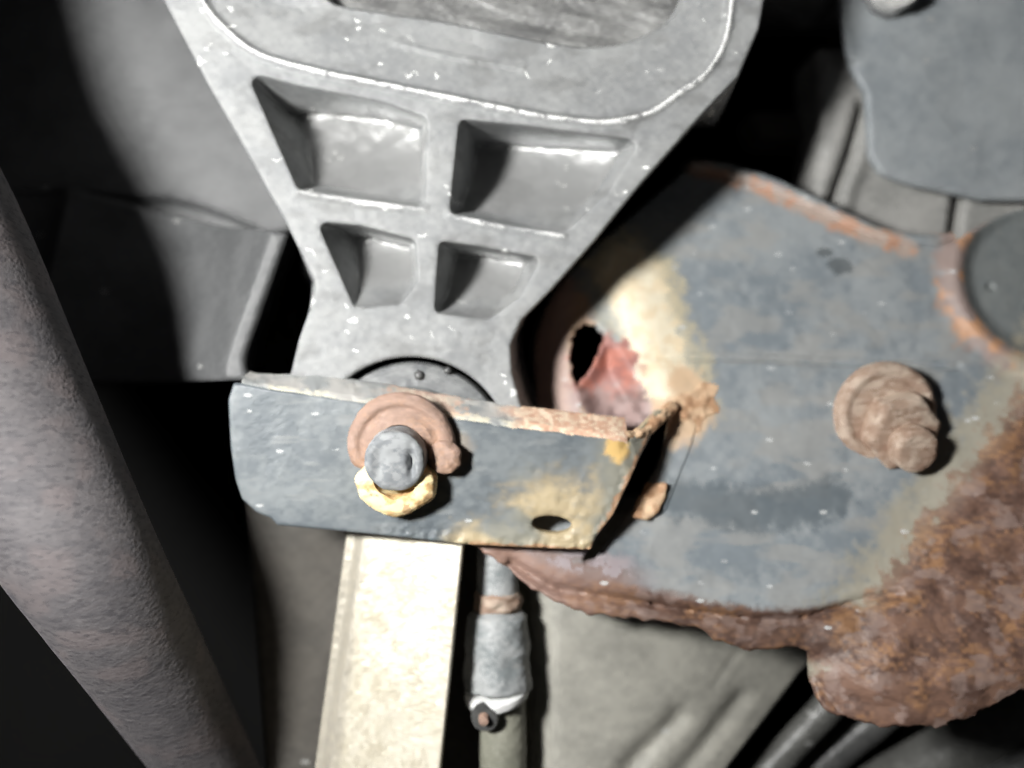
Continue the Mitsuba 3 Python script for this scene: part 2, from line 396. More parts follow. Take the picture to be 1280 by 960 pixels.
def pipe_col(p, n, uv):
    X, Y, Z = mm(p)
    a, b = fbm(X * .08, Y * .08, Z * .1, 3), fbm(X * .35, Y * .5, Z * 1.1, 3)
    col = mix((.082, .077, .082), (.118, .109, .112), smoothstep(.3, .7, a * .5 + b * .5))
    col = mix(col, (.145, .120, .119), smoothstep(.5, .7, fbm(X * .12 + 8, Y * .12, Z * .12, 2)) * .5)
    return mix(col, (.055, .052, .057), smoothstep(.52, .72, fbm(X * .55 + 3, Y * .6, Z * 1.05, 3)) * .6)
def pipe_bmp(p, n, uv):
    X, Y, Z = mm(p)
    return fbm(X * 1.0, Y * 1.2, Z * 1.5, 3)
scene['mat_pipe'] = bump(prin(pipe_col, .7), pipe_bmp, 1.8e-4)

def grey(c0, c1, rough, f=.1, bscale=2e-4, **k):
    def col(p, n, uv):
        X, Y, Z = mm(p)
        a, b = fbm(X * f, Y * f, Z * f, 3), fbm(X * f * 6, Y * f * 6, Z * f * 6, 2)
        c = mix(c0, c1, smoothstep(.3, .7, a * .65 + b * .35))
        return mix(c, (.36, .36, .35), specks(X, Z, .05, .09, .18, .06) * .6)
    return bump(prin(col, rough, **k), fine_bmp, bscale)
scene['mat_housing'] = grey((.082, .084, .086), (.108, .110, .112), .55)
scene['mat_shield'] = grey((.21, .232, .248), (.28, .30, .31), .5, .06)
scene['mat_casing'] = grey((.22, .22, .21), (.33, .325, .31), .55)
scene['mat_gearbox'] = grey((.25, .243, .215), (.34, .33, .29), .55, .07)
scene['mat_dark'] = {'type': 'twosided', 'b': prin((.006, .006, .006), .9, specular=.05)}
scene['mat_member'] = grey((.055, .050, .043), (.085, .077, .066), .7)
scene['mat_rubber'] = grey((.045, .046, .046), (.085, .085, .083), .38, .15, specular=.6)
scene['mat_hose'] = grey((.06, .06, .056), (.10, .10, .094), .45, .15, specular=.6)
scene['mat_bush'] = grey((.125, .13, .135), (.21, .215, .215), .5, .3)
scene['mat_insert'] = grey((.12, .12, .12), (.22, .22, .215), .45, .14, 3e-4)
scene['mat_fit'] = grey((.20, .22, .225), (.38, .39, .39), .5, .2)
scene['mat_olive'] = grey((.20, .20, .16), (.28, .275, .225), .5, .2)
scene['mat_white'] = grey((.68, .68, .67), (.80, .80, .79), .35, .5)
scene['mat_steel'] = grey((.45, .45, .44), (.60, .60, .58), .3, .4)
scene['mat_lamp'] = {'type': 'twosided', 'b': prin((.02, .02, .02), .5)}

# ------------------------------------------------------------------ the setting: dark underside far behind everything
bk = Polygon([(-330, -290), (330, -290), (330, 290), (-330, 290)])
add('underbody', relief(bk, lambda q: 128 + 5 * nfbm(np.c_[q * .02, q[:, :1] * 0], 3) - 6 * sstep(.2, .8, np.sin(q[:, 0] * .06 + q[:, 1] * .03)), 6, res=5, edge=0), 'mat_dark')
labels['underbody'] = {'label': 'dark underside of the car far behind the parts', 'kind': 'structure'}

# ------------------------------------------------------------------ cast arm
CY = 6.0
outer = pp([(160, -90), (178, -50), (204, 0), (259, 105), (300, 176), (356, 277), (393, 352), (388, 382), (373, 424), (362, 470), (352, 530), (420, 560), (660, 580), (668, 540), (652, 506), (641, 466), (639, 430), (652, 401),
            (692, 360), (745, 300), (800, 232), (886, 135), (924, 96), (950, 35), (962, -30), (985, -90)], CY)
arm = rounded(outer, 2.0)
bc, br = pl(513, 573, CY), 127 * (D + CY) / F
arm = arm.difference(Point(*bc).buffer(br, quad_segs=48))
arm = max(polys(arm), key=lambda g: g.area)
# pockets: outline, greatest depth, fall towards (gx, gz) per mm
pock = [
    (rounded(pp([(308, 90), (372, 107), (480, 128), (533, 147), (531, 258), (372, 236)], CY), 2.0), 30, (0.27, 0.75)),
    (rounded(pp([(574, 149), (650, 156), (800, 176), (760, 240), (704, 292), (562, 266)], CY), 2.0), 33, (0.36, 1.0)),
    (rounded(pp([(396, 277), (450, 282), (519, 300), (522, 350), (500, 380), (444, 386)], CY), 1.7), 26, (0.32, 1.0)),
    (rounded(pp([(549, 301), (600, 308), (676, 323), (650, 370), (610, 400), (543, 390)], CY), 1.7), 27, (0.42, 1.0)),
]
collar = rounded(pp(spline([(232, -70), (255, 0), (285, 37), (326, 67), (400, 88), (520, 112), (660, 140), (705, 147), (760, 151), (812, 139), (850, 114), (882, 90), (903, 55), (912, 10), (916, -70)], n=4), CY), 1.0)
hollow = rounded(pp(spline([(360, -70), (405, -8), (437, 4), (512, 15), (587, 28), (690, 49), (756, 53), (806, 40), (850, 8), (885, -70)], n=4), CY), 1.0)
def arm_y(q):
    y = np.full(len(q), CY)
    n3 = np.c_[q, q[:, :1] * 0]
    for poly, dmax, (gx, gz) in pock:
        s = sdf(poly, q)
        x0, z0, x1, z1 = poly.bounds
        t = np.clip((z1 - q[:, 1]) / (z1 - z0), 0, 1)
        floor = np.clip((dmax - gx * (q[:, 0] - x0)) * (1 - gz * t**2.1) - 1.5 * (1 - t) - 1.5 * nfbm(n3 * .15, 3, 3), 0.0, None)
        wall = np.clip(s, 0, None) * (7.0 if dmax > 24 else 7.0)
        k = 3.0
        h = np.clip(0.5 + 0.5 * (floor - wall) / k, 0, 1)
        dep = np.where(s > 0, np.maximum(floor * (1 - h) + wall * h - k * h * (1 - h), 0), 0)
        y = y + dep
        y = y + np.where((s <= 0) & (s > -0.8), 0.35 * (1 + s / 0.8)**2, 0) + np.where(s > 0, 0.35 * np.minimum(1, floor / 2), 0)
    s = sdf(collar, q)
    y = y - 1.0 * np.exp(-((s + 0.3) / 0.75)**2) + np.where(s > 0, 0.9 * sstep(0, 1.6, s) + 0.16 * np.clip(s, 0, 15), 0)
    # raised flow line on the collar
    ln = LineString(pp(spline([(490, 48), (560, 66), (655, 82)], n=6), CY))
    y = y - 0.5 * np.exp(-(shapely.distance(ln, shapely.points(q)) / 0.5)**2)
    s = sdf(hollow, q)
    y = y + 16 * sstep(-0.2, 3.0, s)
    for a, b in (((372, 239), (530, 262)), ((562, 269), (704, 295))):                     # bead along the rib's upper edge
        ln = LineString(pp([a, ((a[0] + b[0]) / 2, (a[1] + b[1]) / 2 + 3), b], CY))
        y = y - 0.55 * np.exp(-((shapely.distance(ln, shapely.points(q)) - 0.3) / 0.6)**2)
    s = sdf(arm, q)
    y = y + 0.5 * (nfbm(n3 * .12, 3, 1) - .5) + 0.28 * (nfbm(n3 * .7, 3, 2) - .5)
    return y
rr = [(p, (0.8, .35, .1, -.05, -.3, -.7, -1.3, -2.0, -2.8, -3.7, -4.6)) for p, _, _ in pock] + [(collar, (.8, .3, -.1, -.5, -1.0, -1.6)), (hollow, (.2, -.4, -1.0, -1.7, -2.4))]
def shear(m):                                                # the pockets are drawn slightly upwards
    v = np.array(m.vertices)
    d_ = np.clip(v[:, 1] - CY - 1.5, 0, 60)
    v[:, 2] += np.where(v[:, 2] < 76, .15, .0) * d_ * sstep(76, 70, v[:, 2])
    m.vertices = v
    return m
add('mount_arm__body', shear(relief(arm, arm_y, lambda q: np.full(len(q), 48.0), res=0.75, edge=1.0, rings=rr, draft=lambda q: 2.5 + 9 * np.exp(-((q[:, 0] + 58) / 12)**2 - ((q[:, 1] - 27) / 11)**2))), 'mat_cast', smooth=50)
ins = hollow.buffer(.6)
def ins_y(q):
    return CY + 9.5 + .08 * np.clip(q[:, 1] - 85, -9, 30) - 3.4 * (nfbm(np.c_[q[:, 0] * .05, (q[:, 1] + .18 * q[:, 0]) * .26, q[:, 0] * 0], 3, 5) - .4) + .4 * (nfbm(np.c_[q * .5, q[:, :1] * 0], 3, 6) - .5)
add('mount_arm__rubber_insert', relief(ins, ins_y, 5, res=.8, edge=1.2), 'mat_insert', smooth=50)
part('mount_arm__rubber_insert', 'dark grey ridged insert in the hollow at the top')
# bushing in the round eye at the arm's foot
B = np.array([bc[0], 0, bc[1]])
bush = lathe([(0, -8.2), (6, -8.6), (14, -8.4), (15.2, -9.4), (17.4, -9.4), (18.4, -8.3), (br - 3.2, -8.0), (br - 1.8, -7.4), (br - 1.2, -6), (br - 1.2, 25), (0, 25)], B + [0, 17, 0], (0, 1, 0), n=120, rough=.15, fine=.8)
add('mount_arm__bushing', bush, 'mat_bush')
part('mount_arm__bushing', 'dark grey round bushing showing above the bracket edge')
hol = [(q[0], q[1]) for q in pp([(505, 470), (522, 470), (520, 482), (507, 480)], 9)]
for i, (x, y_, r) in enumerate(((524, 469, 1.3), (560, 463, 1.0))):
    c = pl(x, y_, 8.6)
    add('mount_arm__bushing__rubber_nub' + ('_%03d' % i if i else ''), lathe([(0, -1.4), (r * .6, -1.3), (r, -.7), (r, 1), (0, 1)], [c[0], 9.0, c[1]], (0, 1, 0.0), n=20, rough=.2), 'mat_rubber')
thing('mount_arm', 'pale grey cast aluminium arm with four ribbed pockets, filling the top centre', 'engine mount')

# ------------------------------------------------------------------ steel bracket with folded top edge
low = [(292, 478), (285, 500), (288, 560), (294, 600), (302, 624), (320, 641), (338, 648), (346, 657), (400, 662), (480, 670), (580, 681), (640, 684), (738, 688), (748, 668), (766, 645), (799, 577), (827, 533), (838, 513), (828, 514), (806, 533), (786, 550)]
lipcurve = [(782, 549), (700, 540), (640, 533), (560, 521), (480, 507), (400, 494), (340, 486), (310, 480)]
plate_poly = Polygon(pp(low + lipcurve, 0)).buffer(-.5).buffer(.5)
hole = shapely.affinity.scale(Point(*pl(690, 656, 0)).buffer(1, quad_segs=16), 5.0, 2.1)
hole = shapely.affinity.rotate(hole, -4)
plate_poly = plate_poly.difference(hole)
PR0, PR1 = pl(778, 0, 0)[0], pl(842, 0, 0)[0] + 8
def plate_y(q):
    n3 = np.c_[q, q[:, :1] * 0]
    y = 1.3 * (nfbm(n3 * .05, 2, 9) - .5) + .10 * (nfbm(n3 * .3, 2, 4) - .5)
    y = y + 11 * sstep(PR0, PR1, q[:, 0] + .45 * (q[:, 1] + 22))
    d = shapely.distance(hole, shapely.points(q))
    y = y + .5 * np.exp(-(d / 1.2)**2)
    r = np.exp(-(np.hypot(q[:, 0] - pl(690, 656, 0)[0], q[:, 1] - pl(700, 660, 0)[1]) / 16)**2)
    y = y + r * .9 * (nfbm(n3 * .55, 3, 8) - .5)
    return y + .9 * sstep(.3, 1, nfbm(n3 * .9, 2, 3)) * sstep(6, 0, shapely.distance(LineString(pp(low[9:], 0)), shapely.points(q)))
add('bracket_plate__plate', relief(plate_poly, plate_y, 4, res=.7, edge=.7), 'mat_plate', smooth=45)
lp = spline([(*pl(x, y, 0), ) for x, y in [(785, 549.5), (740, 545), (700, 540), (640, 533), (560, 521), (480, 507), (400, 494), (350, 487), (318, 481), (302, 476)]], n=10)
lp3 = np.stack([lp[:, 0], plate_y(lp) * .6 + .15, lp[:, 1] - .6], 1)
prof = [(3.6, -.6), (0.7, -.6), (0.15, -.2), (0.0, .5), (0.2, 1.1), (.8, 2.0), (6.0, 5.6), (6.9, 5.9), (7.4, 5.4), (7.3, 4.6), (4, 1.8)]
lip = sweep(prof, lp3)
lip = lip.subdivide().subdivide()
v = np.array(lip.vertices)
taper = np.interp(v[:, 0], [pl(305, 0, 0)[0], pl(400, 0, 0)[0]], [.55, 1])
zc = np.interp(v[:, 0], lp3[::-1, 0], lp3[::-1, 2])
v[:, 2] = zc + (v[:, 2] - zc) * taper
v += (np.stack([nfbm(v * .5, 3, s_) for s_ in (21, 22, 23)], 1) - .5) * [0, .7, .7]
lip.vertices = v
add('bracket_plate__folded_lip', lip, 'mat_lip', smooth=50)
part('bracket_plate__folded_lip', 'folded top edge, grey on the left and orange with rust on the right')
cvz = pp(spline([(289, 500), (287, 476), (287, 456), (292, 437), (305, 400), (318, 363), (331, 326), (343, 291), (350, 268)], n=8), 3)
order = np.argsort(cvz[:, 1])
cx = lambda z: np.interp(z, cvz[order, 1], cvz[order, 0])
zt, zb_ = pl(0, 292, 3)[1], pl(0, 476, 3)[1]
zz = np.linspace(zb_, zt, 30)
sf = Polygon(np.vstack([np.c_[cx(zz) + 3.0 + 1.5 * np.exp(-((zz - zb_) / 4)**2), zz], np.c_[cx(zz[::-1]) - 75, zz[::-1] + 22 * (zz[::-1] - zb_) / (zt - zb_)]])).buffer(-.4).buffer(.4)
def sf_y(q):
    t = np.clip(cx(q[:, 1]) - q[:, 0] - 1, 0, 90)
    return 3.6 + 56.5 * (1 - np.exp(-(t / 24)**1.25)) + .25 * nfbm(np.c_[q * .3, q[:, :1] * 0], 3, 77) + .6 * (nfbm(np.c_[q * .07, q[:, :1] * 0], 2, 78) - .5)
add('bracket_plate__side_flange', relief(sf, sf_y, 2.5, res=.8, edge=1.3), 'mat_housing', smooth=50)
thing('bracket_plate', 'black painted steel plate bracket with rusty right end, across the middle left', 'bracket')

# flange nut on its stud
nb = np.append(pl(503, 558, 0), 0)[[0, 2, 1]]
ax = np.array([-.03, -1, -.17])
def er(mesh, f):
    mesh.vertices = f(np.array(mesh.vertices))
    return mesh
fl = lathe([(4, .5), (10, .6), (13.0, .9), (13.5, 2.0), (13.2, 3.2), (12.2, 4.2), (11.0, 4.4), (10.0, 3.7), (9.2, 3.6), (8.4, 4.4), (6, 4.8), (4, .5)], nb + [0, .5, .6], ax, n=120, rough=.7, freq=.22, seed=3)
def cut(v):                                                  # the flange's lower side has rusted away
    dz = v[:, 2] - nb[2]
    th = np.arctan2(dz, v[:, 0] - nb[0])
    k = np.clip(sstep(-.30, -.75, np.sin(th)), 0, 1) * .42
    c = nb[None, [0, 2]]
    v[:, 0] = c[0, 0] + (v[:, 0] - c[0, 0]) * (1 - k)
    v[:, 2] = c[0, 1] + (v[:, 2] - c[0, 1]) * (1 - k)
    return v
add('flange_nut__flange', er(fl, cut), 'mat_rust_pink', smooth=50)
tn = np.append(pl(503, 561, 0), 0)[[0, 2, 1]]
nut = lathe([(4, 2), (9.9, 2), (10.0, 5.5), (9.5, 7.4), (7.9, 8.4), (5, 8.4), (4, 3)], nb + [-.9, 0, -6.0], ax, n=120, hexa=.5, rough=.9, freq=.26, seed=5)
def keep(v):                                                 # only the lower half of the hexagon still stands proud
    c = nb[2] - 6.0
    up = sstep(-2, 3, v[:, 2] - c)
    v[:, 1] += up * 2.6
    v[:, 0] = nb[0] - .7 + (v[:, 0] - nb[0] + .7) * (1 - .22 * up)
    v[:, 2] = c + (v[:, 2] - c) * (1 - .30 * up)
    return v
add('flange_nut__hexagon', er(nut, keep), 'mat_rust_yellow', smooth=50)
part('flange_nut__hexagon', 'crumbling yellow rusted nut below the stud')
ev = lathe([(0, 2), (3.0, 3.0), (4.2, 5.0), (4.0, 6.6), (2.6, 7.6), (0, 7.9)], np.append(pl(556, 572, 0), 0)[[0, 2, 1]] + [0, 1.6, 0], (0.05, -1, .1), n=48, rough=.9, freq=.6, seed=8)
add('flange_nut__rust_lump', ev, 'mat_rust_pink', smooth=50)
st = lathe([(0, 0), (7.4, 0), (7.4, 9.8), (7.1, 10.7), (6.2, 11.2), (3.5, 11.4), (0, 11.4)], nb + [-.6, 0, -1.4], ax, n=96, rough=.35, freq=.35, seed=6)
def slots(v):
    e = v[:, 1] < nb[1] - 10
    for x, w, dpt in ((514, .75, 2.4), (474, 1.3, 1.0)):
        c = pl(x, 578, -11)
        m = np.exp(-((v[:, 0] - c[0]) / w)**2 - ((v[:, 2] - c[1]) / 3.0)**2)
        v[:, 1] += e * m * dpt
    return v
add('flange_nut__stud', er(st, slots), 'mat_stud', smooth=50)
part('flange_nut__stud', 'smooth grey rounded stud end')
thing('flange_nut', 'rusted flange nut on a grey stud, bolted through the left plate', 'nut')

# ------------------------------------------------------------------ rusty subframe on the right
so = [(862, 213), (900, 216), (960, 234), (1010, 256), (1060, 280), (1110, 301), (1160, 306), (1192, 302), (1222, 284), (1262, 266), (1320, 252), (1420, 250), (1420, 820), (1330, 855), (1290, 862), (1245, 884), (1195, 906), (1130, 913), (1064, 906), (1030, 884), (1022, 850), (1018, 822), (1000, 814), (945, 816), (905, 806),
      (862, 787), (800, 777), (745, 771), (695, 754), (648, 722), (612, 694), (588, 676), (600, 640), (640, 600), (668, 560), (672, 500), (668, 430), (690, 370), (730, 320), (790, 270), (840, 228)]
sub = ring_points(Polygon(pp(spline(so, closed=True, n=6), SA, 0, SC)).buffer(0).exterior, .8)
rag = np.stack([nfbm(np.c_[sub * .35, sub[:, :1] * 0], 3, s_) - .5 for s_ in (33, 34)], 1) * 2.2
sub = Polygon(sub + rag * sstep(SP(0, 640)[1], SP(0, 700)[1], sub[:, 1])[:, None]).buffer(0)
tear = Polygon(pp([(714, 440), (717, 428), (714, 424), (720, 418), (719, 412), (727, 409), (731, 404), (738, 407), (745, 407), (748, 414), (754, 417), (755, 425), (750, 433), (749, 441), (744, 448), (742, 456), (737, 463), (733, 470), (727, 474), (723, 481), (718, 474), (715, 466), (717, 458), (713, 451)], SA, 0, SC))
slit = rounded(pp([(838, 512), (850, 520), (826, 588), (790, 648), (768, 676), (746, 704), (730, 706), (745, 676), (764, 640), (797, 577)], SA - 6, 0, SC), .4)
sub = max(polys(sub.difference(tear).difference(slit)), key=lambda g: g.area)
dent = rounded(pp([(715, 478), (738, 452), (752, 425), (770, 428), (785, 452), (795, 470), (815, 500), (800, 535), (775, 545), (745, 545), (724, 510)], SA, 0, SC), 1.2)
crease = LineString(pp(spline([(640, 705), (692, 735), (750, 746), (820, 757), (900, 770), (980, 776), (1040, 764), (1080, 750), (1120, 742)], n=5), SA, 0, SC))
mid = LineString(pp(spline([(810, 445), (900, 446), (1000, 450), (1090, 455), (1200, 458)], n=4), SA, 0, SC))
dark = LineString(pp(spline([(845, 625), (920, 636), (990, 640), (1060, 622)], n=4), SA, 0, SC))
ridge = LineString(pp(spline([(775, 335), (800, 390), (815, 450), (838, 500)], n=4), SA, 0, SC))
bcn = SP(1300, 352)
rl = np.array([SP(1285, 470), SP(1195, 585), SP(1140, 690), SP(1085, 745), SP(1020, 815)])
rustzone = Polygon(np.vstack([rl, SP(1020, 960)[None], SP(1500, 960)[None], SP(1500, 470)[None]]))
def scale_(n3):                                              # rust lifting in layered flakes with steep edges
    h = nfbm(n3 * [.07, .11, 1], 3, 19) * 9
    f = np.floor(h)
    return .34 * (f + sstep(.0, .25, h - f)) - 1.5
def sub_r(q):
    pts = shapely.points(q)
    n3 = np.c_[q, q[:, :1] * 0]
    r = .9 * (nfbm(n3 * .05, 3, 11) - .5) + .3 * (nfbm(n3 * .35, 3, 12) - .5)
    xl = SP(725, 450)[0]
    r += .035 * np.clip(xl + 4 - q[:, 0], 0, 40)**2 * sstep(SP(0, 650)[1], SP(0, 570)[1], q[:, 1])                                    # the face turns back at the left
    r -= 2.2 * np.exp(-(shapely.distance(ridge, pts) / 7.5)**2)
    s = sdf(dent, q)
    r += 4.5 * sstep(0, 6, s) + np.where(s > 0, 1.2 * (nfbm(n3 * .25, 3, 14) - .5), 0)
    d = shapely.distance(crease, pts)
    below = q[:, 1] < np.interp(q[:, 0], *np.array(crease.coords)[:, :2].T)
    fade = sstep(SP(1118, 745)[0], SP(1020, 770)[0], q[:, 0])
    r += (1.5 + .9 * nfbm(n3 * .25, 2, 31)) * np.exp(-(d / 1.1)**2) + fade * np.where(below, .30 * np.clip(d - 1, 0, 9), 0) - fade * np.where(~below, 1.6 * np.exp(-((d - 7) / 5)**2), 0)
    r += 1.3 * np.exp(-(shapely.distance(mid, pts) / .8)**2)
    R = np.hypot(q[:, 0] - bcn[0], q[:, 1] - bcn[1])
    r += -2.6 * np.exp(-((R - 24) / 3.2)**2) + 1.2 * sstep(22, 17, R)
    r += .9 * np.exp(-(np.hypot(q[:, 0] - SP(1241, 358)[0], q[:, 1] - SP(1241, 358)[1]) / 1.0)**4) * 1.5
    s = sdf(rustzone, q)
    k = sstep(-6, 8, s)
    r += -k * (2.5 + .05 * np.clip(s, 0, 30)) + k * (3.4 * (nfbm(n3 * .07, 3, 15) - .5) + .5 * (nfbm(n3 * .4, 2, 16) - .5) + scale_(n3))
    edge_low = sstep(12, 0, np.minimum(d, 99)) * below
    r += edge_low * (1.1 * (nfbm(n3 * .3, 3, 17) - .5) + .6 * scale_(n3 * 1.4) + .3)
    bot = LineString(pp([(1022, 850), (1064, 906), (1130, 913), (1195, 906), (1290, 862)], SA, 0, SC))
    r +=   .02 * np.clip(14 - shapely.distance(bot, pts), 0, 14)**2
    return r
def sub_y(q):
    return SA + SC * q[:, 1] + sub_r(q)
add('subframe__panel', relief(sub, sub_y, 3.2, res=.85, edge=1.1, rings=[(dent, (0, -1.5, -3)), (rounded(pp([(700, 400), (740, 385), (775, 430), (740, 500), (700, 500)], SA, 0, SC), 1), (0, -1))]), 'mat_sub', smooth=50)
# rolled top edge of the pressing
te = pp(spline([(864, 211), (900, 214), (960, 232), (1010, 254), (1060, 278), (1110, 298), (1160, 304), (1192, 300)], n=10), SA, 0, SC)
te3 = np.stack([te[:, 0], SA + SC * te[:, 1] + .4, te[:, 1]], 1)
w = np.linspace(0, 1, len(te))
add('subframe__rolled_edge', tube(te3 + [0, .6, .5], 1.9 + .5 * np.sin(w * np.pi), n=24, rough=.5, freq=.35, seed=30), 'mat_sub', smooth=50)
te4 = np.stack([te[:, 0], SA + SC * te[:, 1] + 6.0, te[:, 1] + 2.2], 1)
prof2 = [(-6.2, -1.6), (-6.0, -.6), (0, .2), (9, 1.5), (9, .2), (0, -1.4)]
add('subframe__top_flange', sweep(prof2, te4).subdivide(), 'mat_sub', smooth=50)
# the narrow tab next to the plate and the weld that joins them
tab = rounded(pp([(842, 512), (862, 520), (873, 532), (866, 560), (850, 600), (834, 640), (820, 650), (800, 648), (806, 625), (828, 580)], SA - 3, 0, SC), .6)
add('subframe__tab', relief(tab, lambda q: SA - .55 + SC * q[:, 1] + sub_r(q) + .2 * (nfbm(np.c_[q * .4, q[:, :1] * 0], 3, 2) - .5), 4, res=.6, edge=.5), 'mat_sub')
w0 = np.array([[*pl(776, 549, 1)[:1], 1.5, pl(776, 549, 1)[1]], [*pl(800, 543, 4)[:1], 5, pl(800, 543, 4)[1]], [*pl(825, 522, 9)[:1], 10, pl(825, 522, 9)[1]], [*pl(842, 508, 15)[:1], 15.5, pl(842, 508, 15)[1]]])
ws = spline(w0, n=14)
wr = np.interp(np.linspace(0, 1, len(ws)), [0, .2, .5, .8, 1], [1.0, 1.6, 1.5, 1.7, 1.4]) 
add('subframe__weld_bead', tube(ws + [0, .9, 0], wr, n=36, rough=1.5, freq=.32, seed=41), 'mat_rust_orange', smooth=50)
part('subframe__weld_bead', 'orange rusty weld joining the panel to the plate')
tb = pp(spline([(868, 520), (856, 542), (842, 530), (850, 512)], closed=True, n=6), 14)
wp = rounded(pp(spline([(836, 508), (846, 494), (866, 489), (876, 478), (898, 482), (893, 498), (900, 514), (880, 522), (874, 540), (858, 536), (852, 548), (843, 528)], closed=True, n=5), SA, 0, SC), .5)
add('subframe__weld_bead_001', relief(wp, lambda q: SA - .30 + SC * q[:, 1] + sub_r(q) - 3.0 * np.clip(nfbm(np.c_[q * .24, q[:, :1] * 0], 3, 47) - .42, 0, 1), 3, res=.5, edge=.35), 'mat_rust_orange', smooth=50)
sc_ = rounded(pp([(812, 606), (836, 604), (834, 624), (824, 642), (812, 652), (790, 648), (800, 628)], SA - 4, 0, SC), .5)
add('subframe__rust_scab', relief(sc_, lambda q: SA - 2.6 + SC * q[:, 1] + sub_r(q) + 2.0 * (nfbm(np.c_[q * .35, q[:, :1] * 0], 3, 5) - .5), 5, res=.5, edge=.9), 'mat_rust_orange', smooth=50)
thing('subframe', 'large black painted pressed steel subframe, holed and heavily rusted, on the right', 'subframe')
labels['subframe__panel'] = {'label': 'painted panel with a jagged rust hole and a rust covered lower corner'}

# corroded bolt on the subframe
bq = SP(1103, 516)
bp = np.array([bq[0], SA + SC * bq[1] + .2, bq[1]])
bx = np.array([.10, -1, -.10])
add('corroded_bolt__washer', lathe([(3, -1), (13.0, -1), (13.9, .8), (13.6, 3.2), (12.4, 4.6), (11.2, 4.7), (10.4, 4.2), (9, 4.2), (5, 4.3), (3, -1)], bp, bx, n=110, rough=.55, freq=.2, seed=50), 'mat_rust_tan', smooth=50)
hb = bp + np.array([3.0, -4.3, -4.2])
add('corroded_bolt__head', lathe([(2, -3), (9.2, -3), (9.2, 3.0), (8.6, 4.0), (7.6, 4.4), (0, 4.6)], hb, bx + [.08, 0, -.16], n=96, hexa=1.0, rough=.4, freq=.25, seed=52, turn=.3), 'mat_rust_tan', smooth=50)
add('corroded_bolt__shank_end', lathe([(2, -3), (6.0, -3), (6.0, 2.9), (5.5, 3.6), (4.6, 3.9), (0, 4.0)], hb + [1.6, -4.6, -4.4], bx + [.05, 0, -.2], n=72, rough=.5, freq=.3, seed=54), 'mat_rust_tan', smooth=50)
thing('corroded_bolt', 'tan corroded bolt head with washer on the right subframe panel', 'bolt')

# ------------------------------------------------------------------ bare metal bar below the plate
bar = rounded(pp([(433, 640), (582, 640), (579, 685), (546, 1010), (383, 1010)], 6), .5)
def bar_y(q):
    n3 = np.c_[q, q[:, :1] * 0]
    a0, a1 = pl(450, 673, 6), pl(407, 960, 6)
    x = q[:, 0] - np.interp(q[:, 1], [a1[1], a0[1]], [a1[0], a0[0]])
    xr = np.clip(x, 0, 30)
    return 9.0 + 2.2 * sstep(1.0, -2.4, x) - .07 * xr - .0042 * xr**2 + .4 * (nfbm(n3 * .12, 3, 60) - .5) + .15 * (nfbm(n3 * .6, 3, 61) - .5)
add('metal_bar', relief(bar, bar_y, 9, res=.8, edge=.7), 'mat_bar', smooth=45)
thing('metal_bar', 'bare cream coloured metal bar running down from under the left plate', 'bar')

# ------------------------------------------------------------------ pipe at the left
axpx = [(-420, -330, 296, 38), (-340, -110, 297, 37), (-250, 110, 300, 34.5), (-131, 300, 302, 32.6), (0, 522, 303, 25.5), (104, 700, 305, 20), (185, 832, 325, 17.0), (262, 960, 352, 14.0), (350, 1108, 385, 11)]
axpts = np.array([[(x - 640) / F * d * (k := 0.87), d * k - D, (480 - y) / F * d * k, r * k] for x, y, d, r in axpx])
sp = spline(axpts, n=40)
add('exhaust_pipe', tube(sp[:, :3], sp[:, 3], n=160, rough=.10, freq=.5, seed=70), 'mat_pipe', smooth=60)
thing('exhaust_pipe', 'rough pitted purple grey pipe slanting down the left edge', 'pipe')

# ------------------------------------------------------------------ grey housing behind the pipe and arm
hs = rounded(pp([(-90, -110), (470, -110), (470, 230), (390, 280), (345, 294), (326, 330), (308, 376), (290, 420), (283, 466), (226, 464), (-90, 446)], 64), 1.5)
stepl = LineString(pp(spline([(60, 238), (170, 246), (230, 252), (290, 272), (350, 300)], n=5), 64))
def hs_y(q):
    n3 = np.c_[q, q[:, :1] * 0]
    cz = np.interp(q[:, 0], *np.array(stepl.coords)[:, :2].T)
    return 64 + 2.2 * sstep(cz + .8, cz - 1.2, q[:, 1]) - .8 * np.exp(-((q[:, 1] - cz - .5) / .6)**2) + 1.4 * (nfbm(n3 * .04, 3, 80) - .5) + .2 * (nfbm(n3 * .4, 3, 81) - .5)
add('engine_housing', relief(hs, hs_y, 30, res=1.1, edge=2.0), 'mat_housing', smooth=50)
thing('engine_housing', 'smooth grey housing wall between the left pipe and the cast arm', 'housing')

# cross member low behind the bar
cm = rounded(pp([(304, 610), (640, 610), (640, 1040), (336, 1040)], 36), 2)
add('crossmember', relief(cm, lambda q: 36 + 1.5 * (nfbm(np.c_[q * .05, q[:, :1] * 0], 3, 84) - .5), 10, res=2, edge=2), 'mat_member', smooth=50)
thing('crossmember', 'dim brownish panel between the left pipe and the metal bar', 'panel')

